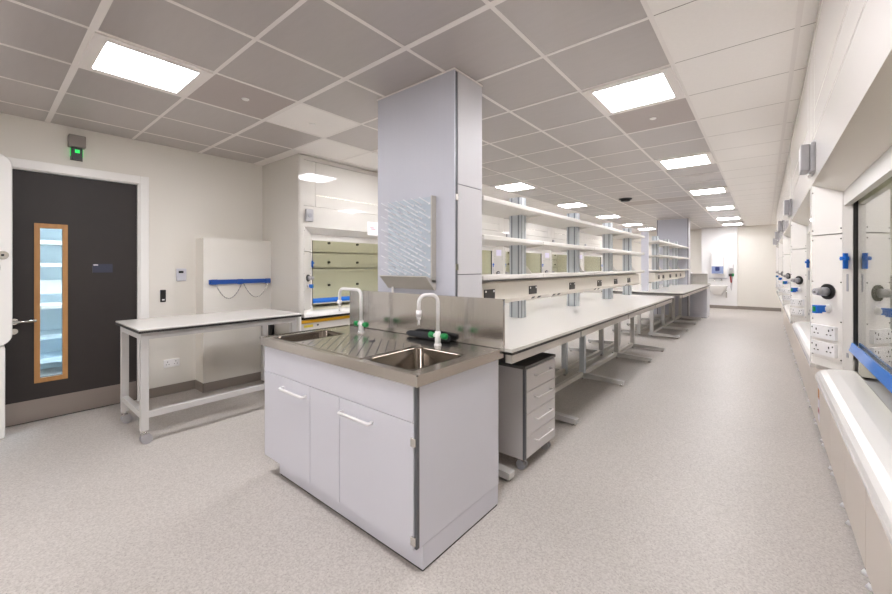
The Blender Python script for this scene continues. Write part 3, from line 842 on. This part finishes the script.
# ------------------------------------------------------------------ reagent shelving
def shelving(label, ups, joints, sockets, tr, post=None):
    yc = (joints[0]+joints[-1])/2
    r = thing('reagent_shelving', (-1.83, yc, .903), label, 'shelving', 'shelving spines on the benches')
    for yy in ups:
        u = MB(); x0, x1, w_ = -1.885, -1.765, .052
        u.use('upright').box(x0, x1, yy-w_, yy+w_, .903, 2.03)
        for xx in (x0, x1):
            pass
        u.use('upright_dark')
        for q in (-.038, .024): u.box(x1, x1+.001, yy+q, yy+q+.012, .904, 2.029)
        for q in (.02, .09): u.box(x0+q, x0+q+.012, yy-w_-.001, yy-w_, .904, 2.029)
        u.build('upright', None, r)
    if post:
        B(-1.87, -1.74, post-.012, post+.012, .903, 2.06).build('end_post', 'lilac', r)
    for a, b in zip(joints, joints[1:]):
        for z in (1.862, 1.582, 1.288):
            sh = MB().use('shelf'); 
            sh.box(-2.02, -1.905, a+.002, b-.002, z, z+.022); sh.box(-1.76, -1.585, a+.002, b-.002, z, z+.022)
            # middle strip between uprights
            cuts = sorted([y for y in ups if a-.1 < y < b+.1])
            s0 = a+.002
            for y in cuts:
                if y-.055 > s0: sh.box(-1.905, -1.76, s0, y-.055, z, z+.022)
                s0 = max(s0, y+.055)
            if s0 < b-.002: sh.box(-1.905, -1.76, s0, b-.002, z, z+.022)
            sh.rbox(-1.585, -1.562, a+.002, b-.002, z-.004, z+.032, .007)
            sh.build('shelf', None, r)
    for yy in ups:
        for z in (1.862, 1.582, 1.288):
            bk = MB().prism([(-1.764, z-.028), (-1.764, z-.001), (-1.60, z-.001), (-1.60, z-.006)], 1, yy+.054, yy+.058)
            bk.build('bracket', 'frame_warm', r)
            MB().prism([(-1.886, z-.028), (-1.886, z-.001), (-2.01, z-.001), (-2.01, z-.006)], 1, yy+.054, yy+.058).build('bracket', 'frame_warm', r)
            if z < 1.5: MB().prism([(-1.764, z+.024), (-1.70, z+.024), (-1.764, z+.10)], 1, yy+.054, yy+.062).build('bracket_plate', 'frame_warm', r)
    t = MB(); t.prism([(-1.763, 1.262), (-1.66, 1.262), (-1.645, 1.25), (-1.645, 1.118), (-1.68, 1.082), (-1.763, 1.082)], 1, tr[0], tr[1])
    tt = t.build('trunking', 'trunk', r)
    t = MB(); t.box(-1.763, -1.70, tr[0], tr[1], 1.264, 1.286); t.build('shadow_rail', 'monitor', r)
    for yy in sockets:
        so = MB(); so.box(-1.645, -1.636, yy-.070, yy+.070, 1.135, 1.208); s1 = so.build('bench_socket', 'socket_dark', tt)
        so = MB()
        for q in (-.055, .055): so.box(-1.6362, -1.6352, yy+q-.01, yy+q+.01, 1.185, 1.200)
        so.build('switch', 'white_plastic', s1)
    dk = MB()
    for yy in sockets:
        if yy < 2.9 or yy > 5.6: continue
    for yy in ((3.23, 3.35, 3.68, 3.80, 4.9, 5.03, 6.3, 6.4) if tr[0] < 5 else (9.0, 9.1)):
        dk.obox((-1.664, yy, 1.098), (0,1,0), (.035,0,.036), (-.036,0,.035), .026, .012, .002)
    dk.build('data_port', 'black', tt)
    return r
shelving('three tier white shelving on grey blue uprights along the long near bench', [3.23, 4.59, 5.92, 6.97], [2.276, 3.23, 4.59, 5.92, 7.03], [2.47, 3.18, 4.10, 5.00, 5.69, 6.37], (2.285, 7.03))
shelving('three tier white shelving on the second island before the far column', [9.15, 10.3, 11.45], [8.2, 9.15, 10.3, 11.45, 11.86], [8.55, 9.0, 9.75, 10.5, 11.1], (8.22, 11.86), post=8.14)

# drawer pedestal
r = thing('drawer_pedestal', (-1.46, 2.52, 0), 'grey four drawer pedestal on castors under the near bench, beside the sink', 'drawer unit')
px1 = -1.245; py0, py1 = 2.30, 2.775
B(px1-.46, px1-.020, py0+.004, py1-.004, .082, .693).build('carcass', 'ped', r)
MB().rbox(px1-.465, px1+.004, py0-.003, py1+.004, .693, .714, .003).build('top', 'ped_top', r)
B(px1-.0195, px1-.002, py0+.004, py0+.024, .085, .690).build('edge_strip', 'dark_strip', r)
zz = [.087, .236, .386, .536, .690]
for a, b in zip(zz, zz[1:]):
    d = MB().rbox(px1-.0195, px1, py0+.026, py1-.002, a+.002, b-.003, .0015, 1).build('drawer', 'ped', r)
    o = MB(); zc = a+.095
    o.tube([(px1, py0+.14, zc), (px1+.030, py0+.14, zc), (px1+.030, py1-.10, zc), (px1, py1-.10, zc)], .0055, 8); o.build('handle', 'white_plastic', d)
for x in (px1-.41, px1-.045):
    for y in (py0+.05, py1-.06):
        o = MB(); o.use('chrome').cyl((x, y, .066), (x, y, .083), .016, 12); o.box(x-.02, x+.02, y-.018, y+.018, .056, .068)
        o.use('grey_plastic')
        for q in (-.017, .017): o.cyl((x-.006, y+q-.008, .032), (x-.006, y+q+.008, .032), .032, 16)
        o.build('castor', None, r)

# ------------------------------------------------------------------ far wash station
n_before = set(bpy.data.objects)
yw = YB-.2
r = thing('wash_basin', (-1.17, yw-.2, .45), 'white wash basin with two lever taps on the far white wall', 'basin')
o = MB(); o.loft([rrect(-1.44, -.90, yw-.40, yw, .05, .76), rrect(-1.43, -.91, yw-.39, yw, .06, .70), rrect(-1.36, -.98, yw-.30, yw, .08, .60), rrect(-1.28, -1.06, yw-.2, yw, .08, .45)], cap1=True)
o.loft([rrect(-1.44, -.90, yw-.40, yw, .05, .76), rrect(-1.40, -.94, yw-.36, yw-.06, .06, .765), rrect(-1.36, -.98, yw-.32, yw-.08, .07, .66)], cap1=True)
o.build('bowl', 'enamel', r)
for x in (-1.255, -1.06):
    o = MB(); o.tube([(x, yw, .93), (x, yw-.06, .93), (x, yw-.10, .90)], .016, 10); o.tube([(x, yw-.05, .93), (x, yw-.06, .97), (x-.02, yw-.15, .98)], .010, 8); o.build('tap', 'chrome', r)
B(-1.40, -.90, yw-.10, yw-.001, .985, 1.0).build('ledge', 'grey_plastic', r)
MB().tube([(-.93, yw-.02, .36), (-.93, yw-.02, .60)], .015, 8).build('waste_outlet', 'chrome', r)
r = thing('towel_dispenser', (-1.14, yw-.1, 1.05), 'white paper towel dispenser with blue window above the far basin', 'dispenser')
MB().rbox(-1.36, -.92, yw-.012, yw-.001, 1.03, 1.88, .004).build('backplate', 'enamel', r)
d = MB().rbox(-1.325, -.99, yw-.20, yw-.012, 1.16, 1.84, .03).build('case', 'white_plastic', r)
w_ = MB().rbox(-1.32, -1.0, yw-.206, yw-.19, 1.15, 1.39, .006).build('window', 'disp_win', r)
MB().rbox(-1.22, -1.10, yw-.212, yw-.206, 1.24, 1.37, .02).build('emblem', 'navy', w_)
r = thing('soap_dispenser', (-.80, yw-.05, 1.2), 'small white soap dispenser right of the towel dispenser', 'dispenser')
MB().rbox(-.86, -.74, yw-.09, yw-.001, 1.23, 1.46, .012).build('case', 'white_plastic', r)
MB().rbox(-.845, -.755, yw-.094, yw-.089, 1.25, 1.33, .004).build('window', 'monitor', r)
r = thing('eye_wash_spray', (-.80, yw-.05, .6), 'red and green hand spray hanging on the far white wall', 'spray')
MB().rbox(-.87, -.78, yw-.08, yw+.003, 1.06, 1.15, .01).build('head', 'black', r)
MB().rbox(-.79, -.73, yw-.07, yw+.003, 1.06, 1.16, .01).build('bracket', 'green', r)
MB().tube([(-.82, yw-.05, 1.06), (-.81, yw-.05, .95), (-.80, yw-.045, .86)], .02, 8).build('grip', 'red', r)
MB().tube([(-.80, yw-.045, .86), (-.815, yw-.04, .72), (-.80, yw-.03, .6), (-.785, yw-.03, .75), (-.77, yw-.03, 1.06)], .008, 8).build('hose', 'monitor', r)

for o in set(bpy.data.objects)-n_before:
    if not o.parent: o.location.x -= .04

# ------------------------------------------------------------------ world, camera, view
wd = bpy.data.worlds.new('world'); SC.world = wd; wd.use_nodes = True
wd.node_tree.nodes['Background'].inputs[0].default_value = (.8, .85, .9, 1)
wd.node_tree.nodes['Background'].inputs[1].default_value = .05
cd = bpy.data.cameras.new('camera'); co = bpy.data.objects.new('camera', cd); COL.objects.link(co)
cd.sensor_width = 36; cd.sensor_fit = 'HORIZONTAL'
cd.lens = 385.31*36/892
cd.shift_x = -(453.86-446)/892; cd.shift_y = (266.48-297)/892
cd.clip_start = .02
co.location = (0, 0, 1.3836); co.rotation_euler = (PI/2, 0, .6786)
SC.camera = co
SC.view_settings.view_transform = 'Standard'; SC.view_settings.look = 'None'
SC.view_settings.gamma = 1; SC.view_settings.use_curve_mapping = False
SC.view_settings.exposure = 0.52
SC.cycles.diffuse_bounces = 8; SC.cycles.max_bounces = 14
